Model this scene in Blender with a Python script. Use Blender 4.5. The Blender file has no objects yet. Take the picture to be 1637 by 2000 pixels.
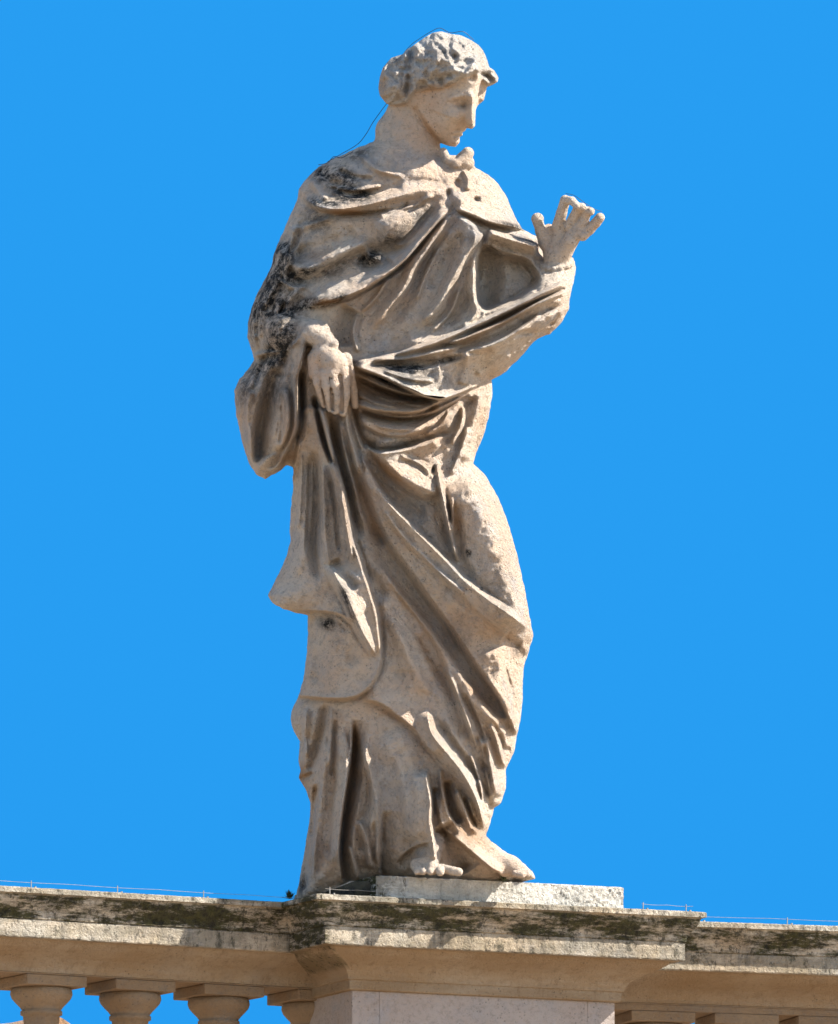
import bpy, math, random
import numpy as np
random.seed(4); rng = np.random.default_rng(4)
R_ = math.radians
scene = bpy.context.scene
# ------------------------------------------------------------------ camera
PITCH = R_(6.7); DIST = 168.0; MM = 0.002          # one photograph pixel = 2 mm at the statue
AX = DIST / math.cos(PITCH)
cam = bpy.data.objects.new('camera', bpy.data.cameras.new('camera'))
scene.collection.objects.link(cam); scene.camera = cam
cam.location = (0, -DIST, 1.7); cam.rotation_euler = (math.pi/2 + PITCH, 0, 0)
cam.data.sensor_fit = 'VERTICAL'; cam.data.sensor_height = 36; cam.data.sensor_width = 36
cam.data.lens = 36 * AX / (2000 * MM); cam.data.clip_start = 1; cam.data.clip_end = 5000
# ------------------------------------------------------------------ light
FA = R_(24)                                        # the facade is turned 24 degrees from the picture plane
fr = np.array([math.cos(FA), math.sin(FA), 0]); ff = np.array([math.sin(FA), -math.cos(FA), 0])
sv = fr * 1.0 + ff * 0.52 + np.array([0, 0, 0.90]); sv /= np.linalg.norm(sv)
sun = bpy.data.objects.new('sun', bpy.data.lights.new('sun', 'SUN')); scene.collection.objects.link(sun)
sun.data.energy = 5.0; sun.data.angle = R_(0.5); sun.data.color = (1.0, 0.95, 0.88)
from mathutils import Vector
sun.rotation_euler = Vector(sv).to_track_quat('Z', 'Y').to_euler()
w = bpy.data.worlds.new('World'); scene.world = w; w.use_nodes = True
nt = w.node_tree; bg = nt.nodes['Background']
sky = nt.nodes.new('ShaderNodeTexSky'); sky.sky_type = 'NISHITA'; sky.sun_disc = False
sky.sun_elevation = math.asin(sv[2]); sky.sun_rotation = math.atan2(sv[0], sv[1])
sky.altitude = 0; sky.air_density = 1.0; sky.dust_density = 0.4; sky.ozone_density = 2.0
tc = nt.nodes.new('ShaderNodeTexCoord'); sep = nt.nodes.new('ShaderNodeSeparateXYZ')
nt.links.new(tc.outputs['Generated'], sep.inputs[0])
mr = nt.nodes.new('ShaderNodeMapRange'); mr.interpolation_type = 'SMOOTHSTEP'
mr.inputs['From Min'].default_value = 0.35; mr.inputs['From Max'].default_value = 0.9
nt.links.new(sep.outputs['Y'], mr.inputs['Value'])
mx = nt.nodes.new('ShaderNodeMix'); mx.data_type = 'RGBA'
nt.links.new(mr.outputs[0], mx.inputs['Factor']); nt.links.new(sky.outputs[0], mx.inputs['A'])
SKYBLUE = (0.062, 1.0, 2.62, 1)
mx.inputs['B'].default_value = SKYBLUE             # the deep clear blue away from the sun
nt.links.new(mx.outputs['Result'], bg.inputs['Color']); bg.inputs['Strength'].default_value = 0.12
scene.view_settings.view_transform = 'Standard'; scene.view_settings.look = 'None'
scene.view_settings.exposure = 1.5; scene.view_settings.gamma = 1.0
scene.render.engine = 'CYCLES'

# ------------------------------------------------------------------ helpers
C = np.array([0, -DIST, 1.7]); cf = np.array([0, math.cos(PITCH), math.sin(PITCH)]); cu = np.array([0, -math.sin(PITCH), math.cos(PITCH)])
KP = MM / AX
def world(px, py, u):
    """photograph pixel + depth (pixels of 2 mm, towards the viewer from the statue's axis) -> metres"""
    px, py, u = np.broadcast_arrays(np.asarray(px, float), np.asarray(py, float), np.asarray(u, float))
    dx = (px - 818.5) * KP; dv = (1000 - py) * KP
    d = np.stack([dx, cf[1] + dv * cu[1], cf[2] + dv * cu[2]], -1)
    t = (-u * MM + DIST) / d[..., 1]
    return C + d * t[..., None]
def tag(o, label=None, cat=None, group=None, kind=None):
    if label: o['label'] = label
    if cat: o['category'] = cat
    if group: o['group'] = group
    if kind: o['kind'] = kind
    return o
def empty(name, loc, **k):
    o = bpy.data.objects.new(name, None); scene.collection.objects.link(o); o.location = loc
    return tag(o, **k)
def mesh_obj(name, verts, faces, mat, parent=None, smooth=False, attrs=None):
    me = bpy.data.meshes.new(name)
    v = np.asarray(verts, dtype=np.float64)
    org = np.zeros(3)
    if parent is not None:
        q = parent
        while q is not None: org = org + np.array(q.location); q = q.parent
    me.from_pydata((v - org).tolist(), [], [list(map(int, f)) for f in faces]); me.update()
    if smooth: me.polygons.foreach_set('use_smooth', [True] * len(me.polygons))
    me.materials.append(mat)
    o = bpy.data.objects.new(name, me); scene.collection.objects.link(o)
    if parent is not None: o.parent = parent
    return o

# ------------------------------------------------------------------ materials
def nodes(name):
    m = bpy.data.materials.new(name); m.use_nodes = True; t = m.node_tree
    return m, t, t.nodes['Principled BSDF']
def N(t, ty, **k):
    n = t.nodes.new(ty)
    for a, b in k.items():
        if hasattr(n, a): setattr(n, a, b)
        else: n.inputs[a.replace('_', ' ')].default_value = b
    return n
def noise(t, co, scale, detail=6, rough=0.6, dist=0.0):
    n = t.nodes.new('ShaderNodeTexNoise'); n.inputs['Scale'].default_value = scale; n.inputs['Detail'].default_value = detail
    n.inputs['Roughness'].default_value = rough; n.inputs['Distortion'].default_value = dist
    t.links.new(co, n.inputs['Vector']); return n.outputs['Fac']
def rng_(t, src, a, b, c=0.0, d=1.0):
    n = t.nodes.new('ShaderNodeMapRange'); n.inputs['From Min'].default_value = a; n.inputs['From Max'].default_value = b
    n.inputs['To Min'].default_value = c; n.inputs['To Max'].default_value = d; t.links.new(src, n.inputs['Value']); return n.outputs[0]
def mixc(t, fac, a, b):
    n = t.nodes.new('ShaderNodeMix'); n.data_type = 'RGBA'
    for s, v in (('Factor', fac), ('A', a), ('B', b)):
        if isinstance(v, (tuple, float)): n.inputs[s].default_value = v if isinstance(v, float) else (*v, 1)
        else: t.links.new(v, n.inputs[s])
    return n.outputs['Result']
def mth(t, op, a, b=None):
    n = t.nodes.new('ShaderNodeMath'); n.operation = op
    for i, v in enumerate((a, b)):
        if v is None: continue
        if isinstance(v, (int, float)): n.inputs[i].default_value = v
        else: t.links.new(v, n.inputs[i])
    return n.outputs[0]
def objco(t, stretch=None):
    g = t.nodes.new('ShaderNodeNewGeometry').outputs['Position']
    if stretch:
        m = t.nodes.new('ShaderNodeMapping'); m.inputs['Scale'].default_value = stretch; t.links.new(g, m.inputs['Vector']); return m.outputs[0]
    return g
def stone(name, base, warm, grey, dark_amt=0.5, attr=False, bump=0.5, pit=0.5, moss=0.0, streak=0.0):
    m, t, b = nodes(name); co = objco(t)
    col = mixc(t, rng_(t, noise(t, co, 2.3, 5), .38, .62), base, warm)
    col = mixc(t, rng_(t, noise(t, co, 5.5, 8, .7), .50, .66, 0, .7), col, grey)
    col = mixc(t, rng_(t, noise(t, co, 48, 8, .8), .50, .66, 0, .42), col, (.11, .09, .075))
    if streak:
        sc = objco(t, (9, 9, 1.3))
        col = mixc(t, rng_(t, noise(t, sc, 2.2, 8, .75), .52, .70, 0, streak), col, (.075, .07, .06))
    fine = noise(t, co, 34, 9, .8)
    if attr:
        a = t.nodes.new('ShaderNodeAttribute'); a.attribute_name = 'stain'
        sm = mth(t, 'MULTIPLY', rng_(t, fine, .36, .52), rng_(t, noise(t, co, 11, 7, .75), .36, .50))
        col = mixc(t, mth(t, 'MULTIPLY', a.outputs['Fac'], sm), col, (.032, .032, .03))
        o = t.nodes.new('ShaderNodeAttribute'); o.attribute_name = 'fold_glow'  # orange bounce glow of the folds, mixed into the colour
        col = mixc(t, mth(t, 'MULTIPLY', o.outputs['Fac'], rng_(t, noise(t, co, 8, 5), .3, .6, .35, .9)), col, (.46, .235, .085))
    col = mixc(t, rng_(t, noise(t, co, 14, 9, .85, 0), .60, .68, 0, dark_amt), col, (.05, .048, .043))
    if moss:
        pa = t.nodes.new('ShaderNodeAttribute'); pa.attribute_name = 'bounce_tint'  # warm bounce on the shaded mouldings below the fascia, put into their colour
        col = mixc(t, mth(t, 'MULTIPLY', pa.outputs['Fac'], rng_(t, noise(t, objco(t, (.5, .5, 2)), 4, 6), .3, .7, .5, 1)), col, (.28, .185, .10))
        gm = t.nodes.new('ShaderNodeAttribute'); gm.attribute_name = 'moss'
        mm = mth(t, 'MULTIPLY', rng_(t, noise(t, objco(t, (.6, .6, 2.5)), 7, 9, .8), .41, .52), gm.outputs['Fac'])
        fl = mth(t, 'MULTIPLY', rng_(t, noise(t, objco(t, (1, 1, .6)), 26, 7, .8), .53, .60), rng_(t, gm.outputs['Fac'], .2, .45))
        col = mixc(t, mth(t, 'MULTIPLY', fl, .8), col, (.035, .035, .028))
        col = mixc(t, mth(t, 'MULTIPLY', mm, moss), col, mixc(t, rng_(t, fine, .4, .6), (.010, .011, .007), (.060, .055, .016)))
    t.links.new(col, b.inputs['Base Color']); b.inputs['Roughness'].default_value = .92
    b.inputs['Specular IOR Level'].default_value = .15
    vor = t.nodes.new('ShaderNodeTexVoronoi'); vor.inputs['Scale'].default_value = 60; t.links.new(co, vor.inputs['Vector'])
    speck = mth(t, 'MULTIPLY', rng_(t, vor.outputs['Distance'], .24, .14), rng_(t, noise(t, co, 7, 6, .7), .50, .62))
    col = mixc(t, mth(t, 'MULTIPLY', speck, .6), col, (.09, .075, .06)); t.links.new(col, b.inputs['Base Color'])
    pits = rng_(t, vor.outputs['Distance'], .0, .35)
    h = mth(t, 'ADD', mth(t, 'MULTIPLY', noise(t, co, 75, 9, .78), 1.35), mth(t, 'MULTIPLY', pits, pit * .8))
    h = mth(t, 'ADD', h, mth(t, 'MULTIPLY', noise(t, co, 16, 6, .6), 1.4))
    bp = t.nodes.new('ShaderNodeBump'); bp.inputs['Strength'].default_value = bump; bp.inputs['Distance'].default_value = .04
    t.links.new(h, bp.inputs['Height']); t.links.new(bp.outputs[0], b.inputs['Normal'])
    return m
M_SKIN = stone('carved_stone_skin', (.66, .55, .43), (.60, .44, .32), (.45, .42, .38), .35, True, .8)
M_CLOTH = stone('carved_stone_cloth', (.80, .69, .56), (.74, .56, .41), (.56, .53, .50), .75, True, 1.0)
M_GOWN = stone('carved_stone_gown', (.79, .68, .55), (.73, .55, .40), (.55, .52, .49), .6, True, 1.0)
M_HAIR = stone('carved_stone_hair', (.72, .66, .57), (.64, .55, .45), (.54, .53, .50), .3, True, 1.0)
M_ROCK = stone('mossy_dark_rock', (.15, .13, .09), (.11, .09, .05), (.1, .095, .08), .8, True, 1.0, streak=.8)
M_PLINTH = stone('weathered_travertine_plinth', (.68, .64, .56), (.6, .55, .46), (.38, .37, .33), .6, False, .7, streak=.35, moss=.8)
M_CORN = stone('weathered_travertine_cornice', (.56, .50, .40), (.49, .39, .27), (.38, .35, .30), .7, False, .7, moss=.96, streak=.75)
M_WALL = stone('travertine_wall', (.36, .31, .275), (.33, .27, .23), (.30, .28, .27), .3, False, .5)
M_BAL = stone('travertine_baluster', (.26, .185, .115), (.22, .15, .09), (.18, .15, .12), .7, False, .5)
M_TILE = stone('old_roof_tile', (.40, .24, .13), (.34, .2, .12), (.22, .19, .16), .6, False, .5)
def plain(name, c, rough=.6, metal=0.0):
    m, t, b = nodes(name); co = objco(t)
    t.links.new(mixc(t, rng_(t, noise(t, co, 60, 4), .35, .65), c, tuple(x * .6 for x in c)), b.inputs['Base Color'])
    b.inputs['Roughness'].default_value = rough; b.inputs['Metallic'].default_value = metal; return m
M_WIRE = plain('dark_wire', (.05, .05, .055), .5, .6)
M_POST = plain('galvanised_post', (.28, .25, .21), .6, .2)
M_LEAF = plain('weed_leaf', (.06, .075, .025), .7)
def ground_mat():
    m, t, b = nodes('piazza_paving'); co = objco(t)
    br = t.nodes.new('ShaderNodeTexBrick'); br.inputs['Scale'].default_value = 2.0
    br.inputs['Color1'].default_value = (.42, .285, .17, 1); br.inputs['Color2'].default_value = (.36, .25, .15, 1); br.inputs['Mortar'].default_value = (.1, .085, .07, 1)
    t.links.new(co, br.inputs['Vector']); t.links.new(br.outputs['Color'], b.inputs['Base Color']); b.inputs['Roughness'].default_value = .9
    return m
M_GROUND = ground_mat()

# ------------------------------------------------------------------ setting: ground far below
g = 3000
mesh_obj('ground', [(-g, -g, 0), (g, -g, 0), (g, g, 0), (-g, g, 0)], [(0, 1, 2, 3)], M_GROUND)
tag(bpy.data.objects['ground'], kind='structure')

#==STATUE
H = 2.0                                             # voxel edge in photograph pixels (5 mm)
X0, X1, Y0, Y1, U0, U1 = 440, 1200, 46, 1785, -185, 260
gx = np.arange(X0, X1, H, dtype=np.float32); gy = np.arange(Y0, Y1, H, dtype=np.float32); gu = np.arange(U0, U1, H, dtype=np.float32)
GX, GY = np.meshgrid(gx, gy, indexing='ij')
def sm(t): t = np.clip(t, 0, 1); return t * t * (3 - 2 * t)
def blur(a, n=1):
    for _ in range(n):
        p = np.pad(a, 1, mode='edge'); a = (p[:-2, 1:-1] + 2 * p[1:-1, 1:-1] + p[2:, 1:-1]) / 4
        p = np.pad(a, 1, mode='edge'); a = (p[1:-1, :-2] + 2 * p[1:-1, 1:-1] + p[1:-1, 2:]) / 4
    return a
def poly_sd(P, XX, YY):
    """signed distance to a polygon, positive inside"""
    P = np.asarray(P, np.float32); d = np.full(XX.shape, 1e9, np.float32); ins = np.zeros(XX.shape, bool)
    for i in range(len(P)):
        a, b = P[i], P[(i + 1) % len(P)]; e = b - a
        wx, wy = XX - a[0], YY - a[1]; t = np.clip((wx * e[0] + wy * e[1]) / (e @ e + 1e-9), 0, 1)
        d = np.minimum(d, (wx - t * e[0])**2 + (wy - t * e[1])**2)
        c = (a[1] > YY) != (b[1] > YY)
        ins ^= c & (XX < (b[0] - a[0]) * (YY - a[1]) / (b[1] - a[1] + 1e-9) + a[0])
    return np.where(ins, 1, -1) * np.sqrt(d)
def curve(P, n=5):
    """Catmull-Rom through the given rows (x, y, params...)"""
    P = np.asarray(P, np.float32)
    if len(P) < 3: return P
    Q = np.vstack([2 * P[0] - P[1], P, 2 * P[-1] - P[-2]]); out = []
    for i in range(1, len(Q) - 2):
        for k in range(n):
            t = k / n; a, b, c, d = Q[i - 1], Q[i], Q[i + 1], Q[i + 2]
            out.append(.5 * (2 * b + (c - a) * t + (2 * a - 5 * b + 4 * c - d) * t * t + (3 * b - a - 3 * c + d) * t**3))
    out.append(P[-1]); return np.array(out)
def stroke(R, pts, h, a, b, taper=(1, 1), k=1, frac=.12):
    """raise (or cut, h<0) a fold along a line. a = width on the traveller's right, b = on his left"""
    n = len(pts); f = lambda v: np.interp(np.linspace(0, 1, n), np.linspace(0, 1, len(v)), v) if np.ndim(v) else np.full(n, float(v))
    P = curve(np.column_stack([np.asarray(pts, float), f(h), f(a), f(b)]))
    seg = np.hypot(*np.diff(P[:, :2], axis=0).T); s = np.concatenate([[0], np.cumsum(seg)]); s /= s[-1]
    m = max(P[:, 3].max(), P[:, 4].max()) + 2
    i0, i1 = np.searchsorted(gx, [P[:, 0].min() - m, P[:, 0].max() + m]); j0, j1 = np.searchsorted(gy, [P[:, 1].min() - m, P[:, 1].max() + m])
    XX, YY = GX[i0:i1, j0:j1], GY[i0:i1, j0:j1]
    bd = np.full(XX.shape, 1e9); side = np.zeros(XX.shape); pr = np.zeros(XX.shape + (3,)); ss = np.zeros(XX.shape)
    for q in range(len(P) - 1):
        A, B = P[q], P[q + 1]; e = B[:2] - A[:2]; L = e @ e + 1e-9
        wx, wy = XX - A[0], YY - A[1]; t = np.clip((wx * e[0] + wy * e[1]) / L, 0, 1)
        d = (wx - t * e[0])**2 + (wy - t * e[1])**2; c = d < bd
        bd = np.where(c, d, bd); side = np.where(c, e[0] * wy - e[1] * wx, side)
        ss = np.where(c, s[q] + t * (s[q + 1] - s[q]), ss)
        for z in range(3): pr[..., z] = np.where(c, A[2 + z] + t * (B[2 + z] - A[2 + z]), pr[..., z])
    d = np.sqrt(bd); wd = np.where(side > 0, pr[..., 1], pr[..., 2]); t = np.clip(d / np.maximum(wd, 1), 0, 1)
    g_ = .45 * (.5 + .5 * np.cos(np.pi * t)) + .55 * (1 - np.sqrt(t * t + .002) + .03 * t) if k == 1 else (1 - t)**k
    hh = pr[..., 0]
    if taper[0]: hh = hh * sm(ss / frac)
    if taper[1]: hh = hh * sm((1 - ss) / frac)
    R[i0:i1, j0:j1] += (hh * g_).astype(np.float32)
def raise_poly(R, P, h, e=6, out=0):
    R += h * sm((poly_sd(curve(P + [P[0]], 3)[:-1] if len(P) > 4 else P, GX, GY) + out) / e)
def bump(R, x, y, rx, ry, h, rot=0):
    c, s = math.cos(R_(rot)), math.sin(R_(rot)); dx, dy = GX - x, GY - y
    t = np.sqrt(((dx * c + dy * s) / rx)**2 + ((-dx * s + dy * c) / ry)**2)
    R += h * (.5 + .5 * np.cos(np.pi * np.clip(t, 0, 1)))

BODY = [(760,268),(731,276),(700,288),(660,306),(622,325),(600,348),(583,370),(580,392),(565,425),(548,465),(535,495),(530,520),(515,550),(500,580),
 (492,600),(484,630),(484,660),(492,688),(496,702),(484,722),(468,740),(458,762),(459,790),(466,830),(474,870),(487,905),(500,925),(518,936),(540,925),
 (560,909),(572,913),(573,950),(568,1000),(566,1040),(568,1056),(560,1085),(545,1120),(530,1150),(522,1163),(532,1178),(555,1190),(580,1197),(601,1201),
 (602,1240),(598,1290),(592,1330),(583,1360),(570,1388),(567,1405),(573,1425),(586,1448),(583,1480),(586,1505),(584,1518),(598,1545),(606,1568),(606,1590),
 (600,1630),(592,1680),(585,1720),(579,1745),(582,1768),(640,1752),(700,1730),(745,1718),(800,1722),(860,1740),(905,1738),(960,1732),(1020,1722),(1046,1716),(1040,1702),(1026,1689),(1004,1675),(967,1650),(949,1633),(959,1604),(966,1578),(978,1568),(989,1539),
 (988,1503),(1006,1464),(1009,1438),(1015,1419),(1020,1370),(1023,1305),(1034,1268),(1042,1242),(1036,1212),(1025,1150),(1012,1090),(995,1030),(975,975),(950,930),
 (925,905),(930,885),(945,850),(955,810),(962,770),(960,742),(985,728),(1010,705),(1035,676),(1050,661),(1075,652),(1098,628),(1110,604),(1116,570),(1121,545),
 (1125,522),(1120,503),(1100,500),(1066,500),(1056,484),(1050,463),(1020,447),(1010,432),(1000,410),(990,385),(975,360),(955,342),(930,328),(920,312),(905,306),(862,300),(810,268)]
d0 = poly_sd(BODY, GX, GY)
db = np.where(d0 > 14, 14 + (blur(d0, 14) - 14) * 1.0, d0); db = np.where(d0 > 14, np.maximum(db, 14 * .98), db)
nz = blur(rng.normal(0, 1, GX.shape).astype(np.float32), 3); nz2 = blur(rng.normal(0, 1, GX.shape).astype(np.float32), 30)
edge_n = blur(rng.normal(0, 1, GX.shape).astype(np.float32), 8); db = db + edge_n * 3 + nz * .8
rmap = np.interp(gy, [300, 380, 560, 700, 900, 1200, 1500, 1750], [80, 112, 130, 138, 132, 122, 135, 150]).astype(np.float32)[None, :] * np.ones_like(GX)
RB = np.zeros_like(GX)
def S(pts, h, a, b, **k):
    """a fold; broad V-shaped valleys, crisp crests"""
    h = np.asarray(h, float); cutv = h.mean() < 0; grow = lambda w_: np.where(np.asarray(w_, float) > 8, np.asarray(w_, float) * (1.3 if cutv else 1.05), np.asarray(w_, float))
    stroke(RB, pts, h * (1.2 if cutv else 1.65), grow(a), grow(b), **k)
# --- large forms
S([(900,925),(950,1010),(985,1100),(1005,1180),(1015,1240)], 45, 85, 55)                       # thigh and knee
S([(960,1260),(985,1330),(990,1420)], 14, 50, 30)
S([(770,700),(880,690),(1000,650),(1105,575)], [25, 45, 62, 60], 70, 55, taper=(1, 0))          # forearm in its sleeve
bump(RB, 765, 440, 66, 52, 34, -20); bump(RB, 905, 455, 42, 60, 22, 10)                        # breasts
S([(560,470),(530,560),(525,640),(600,660)], 22, 48, 50)                                       # upper arm
bump(RB, 820, 330, 90, 40, 14)
raise_poly(RB, [(930,500),(948,478),(985,492),(1030,505),(1050,530),(1052,556),(1017,586),(980,600),(948,608),(930,590),(926,549)], -70, 16, 3)
raise_poly(RB, [(928,505),(945,478),(975,492),(985,540),(975,596),(946,606),(929,585)], -55, 42, 8)                                        # hollow under the raised arm
# --- neckline and shoulder
S([(592,378),(610,398),(650,408),(705,402),(760,388),(820,372),(880,376)], [10, 22, 26, 22, 18, 12, 6], [9, 9, 10, 12, 14, 18, 18], [30, 28, 24, 24, 24, 20, 18])
S([(640,352),(680,372),(730,380),(790,362)], -9, 12, 12)
S([(622,330),(640,350),(660,372)], -10, 10, 14); S([(605,350),(625,375),(640,392)], 9, 10, 10)
S([(640,412),(700,416),(770,408),(840,388)], [-4, -16, -14, -6], 14, 5)
S([(860,400),(820,430),(775,470),(745,480)], -6, 12, 12)
bump(RB, 775, 438, 58, 44, 12, -25)
S([(712,470),(735,492),(775,488),(815,450),(855,410)], [-6, -16, -16, -12, -6], 10, 16)
S([(560,492),(600,492),(648,470),(700,452)], -9, 16, 16)
S([(556,512),(600,524),(650,500),(700,478),(725,470)], 12, 14, 18)
S([(560,540),(600,548),(645,526),(690,500),(722,488)], -16, 20, 9)
S([(700,500),(720,520),(745,520),(765,505)], -18, 14, 14); bump(RB, 735, 505, 24, 16, 10)
S([(600,470),(565,530),(535,585),(520,640)], -11, 9, 12)
S([(640,560),(600,580),(560,600),(530,650)], -9, 12, 12)
S([(585,560),(560,600),(545,650)], 8, 9, 9)
S([(520,590),(505,640),(508,690)], -8, 7, 8)
# --- hems across the chest
S([(886,398),(855,430),(818,474),(782,514),(732,551),(692,571),(660,582),(620,592),(592,604)], [14, 26, 30, 30, 32, 32, 30, 20, 10], [30, 20, 24, 30, 34, 34, 34, 30, 30], [6, 6, 6, 6, 6, 6, 7, 8, 8], taper=(1, 1), frac=.1)
S([(872,420),(835,462),(800,505),(750,545),(700,566)], -10, 8, 7)
S([(890,404),(866,438),(838,480),(806,524),(788,562),(758,602),(720,650)], [8, 14, 18, 18, 18, 16, 10], 17, 13)
S([(868,446),(845,490),(820,530),(806,570),(778,615),(745,660)], [-6, -14, -16, -14, -12, -8], 10, 16)
S([(872,420),(900,421),(926,446),(926,474),(905,506),(882,548),(862,586),(836,618),(806,637)], [4, 10, 16, 18, 20, 20, 20, 16, 8], [26, 26, 26, 26, 20, 18, 16, 14, 14], [10, 10, 10, 10, 12, 14, 16, 18, 18])
S([(905,452),(880,490),(858,535),(838,570)], -12, 16, 12)
S([(940,470),(935,520),(925,560),(905,600),(870,640)], -14, 20, 10)
S([(928,520),(922,570),(930,610),(900,645)], 12, 14, 10)
S([(690,600),(670,640),(672,680)], -22, 22, 26); S([(720,660),(760,670),(800,650)], -6, 16, 16)
# --- right shoulder, brooch, sleeve top
S([(884,404),(925,418),(962,434),(1018,446)], 15, 8, 26); S([(890,412),(930,430),(965,440),(1020,452),(1050,462)], -16, 9, 5)
bump(RB, 896, 388, 24, 22, 22); bump(RB, 930, 390, 11, 9, -9); bump(RB, 893, 358, 13, 15, -12); bump(RB, 876, 378, 10, 12, -10)
S([(905,330),(915,352),(912,372)], 8, 8, 8)
S([(950,452),(985,464),(1020,474),(1056,484)], 30, 20, 10)
S([(940,448),(936,480),(928,530),(928,585)], 14, 22, 8)
S([(1045,500),(1052,540),(1040,570)], -10, 10, 10)
# --- the long rolled hems of the sleeve
S([(1116,540),(1102,552),(1056,574),(1004,600),(943,628),(870,661),(809,682),(740,700),(692,712)], [10, 18, 24, 26, 26, 22, 16, 12, 8], 7, 10, frac=.08)
S([(1108,556),(1095,567),(1043,590),(975,625),(915,650)], -12, 4, 5)
S([(1112,562),(1096,573),(1042,597),(980,630),(920,656),(860,676)], 15, 8, 7)
S([(1096,592),(1040,620),(985,650),(920,674),(870,686)], -24, 12, 9)
S([(1110,600),(1060,628),(1010,660),(950,690)], 9, 14, 10)
bump(RB, 1030, 650, 27, 9, -26, -14)
S([(1095,610),(1070,640),(1050,655)], -7, 8, 8)
# --- waist: sheet of cloth hanging from the hand
S([(682,710),(716,722),(747,734),(793,756),(830,772),(860,777),(884,772),(912,760),(945,745)], [26, 46, 58, 62, 60, 58, 44, 22, 8], 6, [20, 30, 46, 62, 80, 90, 80, 60, 40], taper=(1, 1), frac=.1)
S([(712,712),(762,714),(820,712),(870,702),(915,688)], [-10, -20, -22, -18, -12], 9, 11)
S([(730,704),(790,700),(850,688),(905,676)], 9, 7, 7)
S([(915,688),(912,715),(900,752)], 9, 14, 26)
S([(690,736),(735,758),(790,776),(835,782),(860,782)], [-26, -52, -58, -50, -20], 18, 8)
S([(689,786),(732,799),(787,804),(823,800),(858,784),(890,774)], [14, 26, 30, 28, 22, 12], 6, 20)
S([(735,772),(770,784),(810,782)], 13, 6, 6)
S([(692,797),(740,814),(790,820),(840,812),(885,790),(925,765)], [-16, -34, -38, -32, -22, -8], 15, 6)
S([(692,808),(716,822),(762,837),(810,836),(860,812),(925,768)], [10, 18, 20, 14, 10, 4], 14, 22)
S([(706,852),(735,879),(771,877),(811,865),(854,852),(886,842)], [-10, -34, -34, -26, -16, -6], 5, 14, frac=.1)
S([(735,884),(775,882),(815,874),(860,858)], 14, 22, 5)
S([(925,775),(905,800),(885,835),(870,870)], -10, 12, 9)
S([(940,760),(930,810),(912,870),(905,905)], 12, 14, 22); S([(948,765),(944,810),(930,860),(922,900)], -14, 8, 9)
# --- hip folds
S([(722,871),(744,888),(773,920),(806,942),(841,958),(862,972)], [10, 26, 30, 30, 28, 14], [12, 16, 22, 26, 24, 16], 46)
S([(704,890),(735,930),(775,968),(815,998),(842,1004)], [-6, -14, -20, -24, -10], 18, 24)
S([(838,960),(856,990),(870,1030),(885,1075)], -14, 16, 10)
bump(RB, 845, 920, 8, 16, -16, 25); bump(RB, 872, 905, 20, 30, -7, 15)
S([(853,902),(861,950),(872,1003),(881,1048),(896,1100)], [8, 18, 20, 20, 12], 8, 7)
S([(874,965),(876,1000),(878,1022)], -7, 6, 6); S([(884,970),(884,1010),(884,1040)], 8, 5, 4)
S([(893,980),(895,1020),(898,1060),(905,1100),(930,1135)], [-7, -12, -11, -9, -5], 10, 11)
# --- great sweep of the mantle hem
S([(700,880),(718,917),(740,957),(766,992),(806,1032),(843,1069),(876,1102),(909,1137),(953,1172),(986,1194),(1023,1221),(1041,1233)],
  [16, 24, 26, 28, 30, 30, 30, 30, 30, 28, 24, 12], [20, 30, 40, 50, 60, 66, 70, 70, 70, 60, 50, 30], [8, 9, 10, 10, 10, 10, 11, 12, 13, 13, 12, 10], taper=(1, 0), frac=.06)
S([(690,900),(705,960),(726,1020),(752,1070)], -16, 12, 14)
S([(713,1001),(735,1040),(760,1080),(796,1130),(834,1184),(870,1232),(908,1290),(948,1345),(980,1390),(1004,1424)],
  [-10, -20, -30, -40, -46, -46, -44, -40, -32, -12], [24, 26, 30, 34, 36, 36, 34, 28, 20, 10], [14, 13, 13, 14, 14, 14, 14, 14, 12, 8], frac=.1)
S([(730,1080),(766,1142),(810,1197),(854,1256),(897,1318),(930,1362),(962,1402),(1000,1455)], [8, 16, 20, 20, 18, 18, 16, 10], 24, 12)
S([(744,1124),(777,1168),(821,1223),(856,1290),(879,1349),(905,1417),(936,1479),(952,1539)], [-6, -12, -16, -16, -14, -14, -12, -8], 18, 12)
S([(740,1160),(770,1220),(800,1290),(820,1370)], 9, 30, 30)
S([(985,1240),(1010,1262),(1022,1290)], -12, 12, 12)
S([(950,1320),(975,1360),(1000,1410),(1012,1440)], 16, 8, 40)
S([(957,1412),(970,1443),(980,1479),(988,1502)], 14, 10, 7)
S([(975,1430),(985,1460),(1000,1462)], -8, 8, 8)
S([(940,1440),(960,1500),(972,1560)], 14, 14, 18); S([(925,1430),(942,1490),(955,1560)], -12, 10, 10)
S([(962,1560),(955,1530),(948,1500)], 6, 6, 6)
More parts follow.
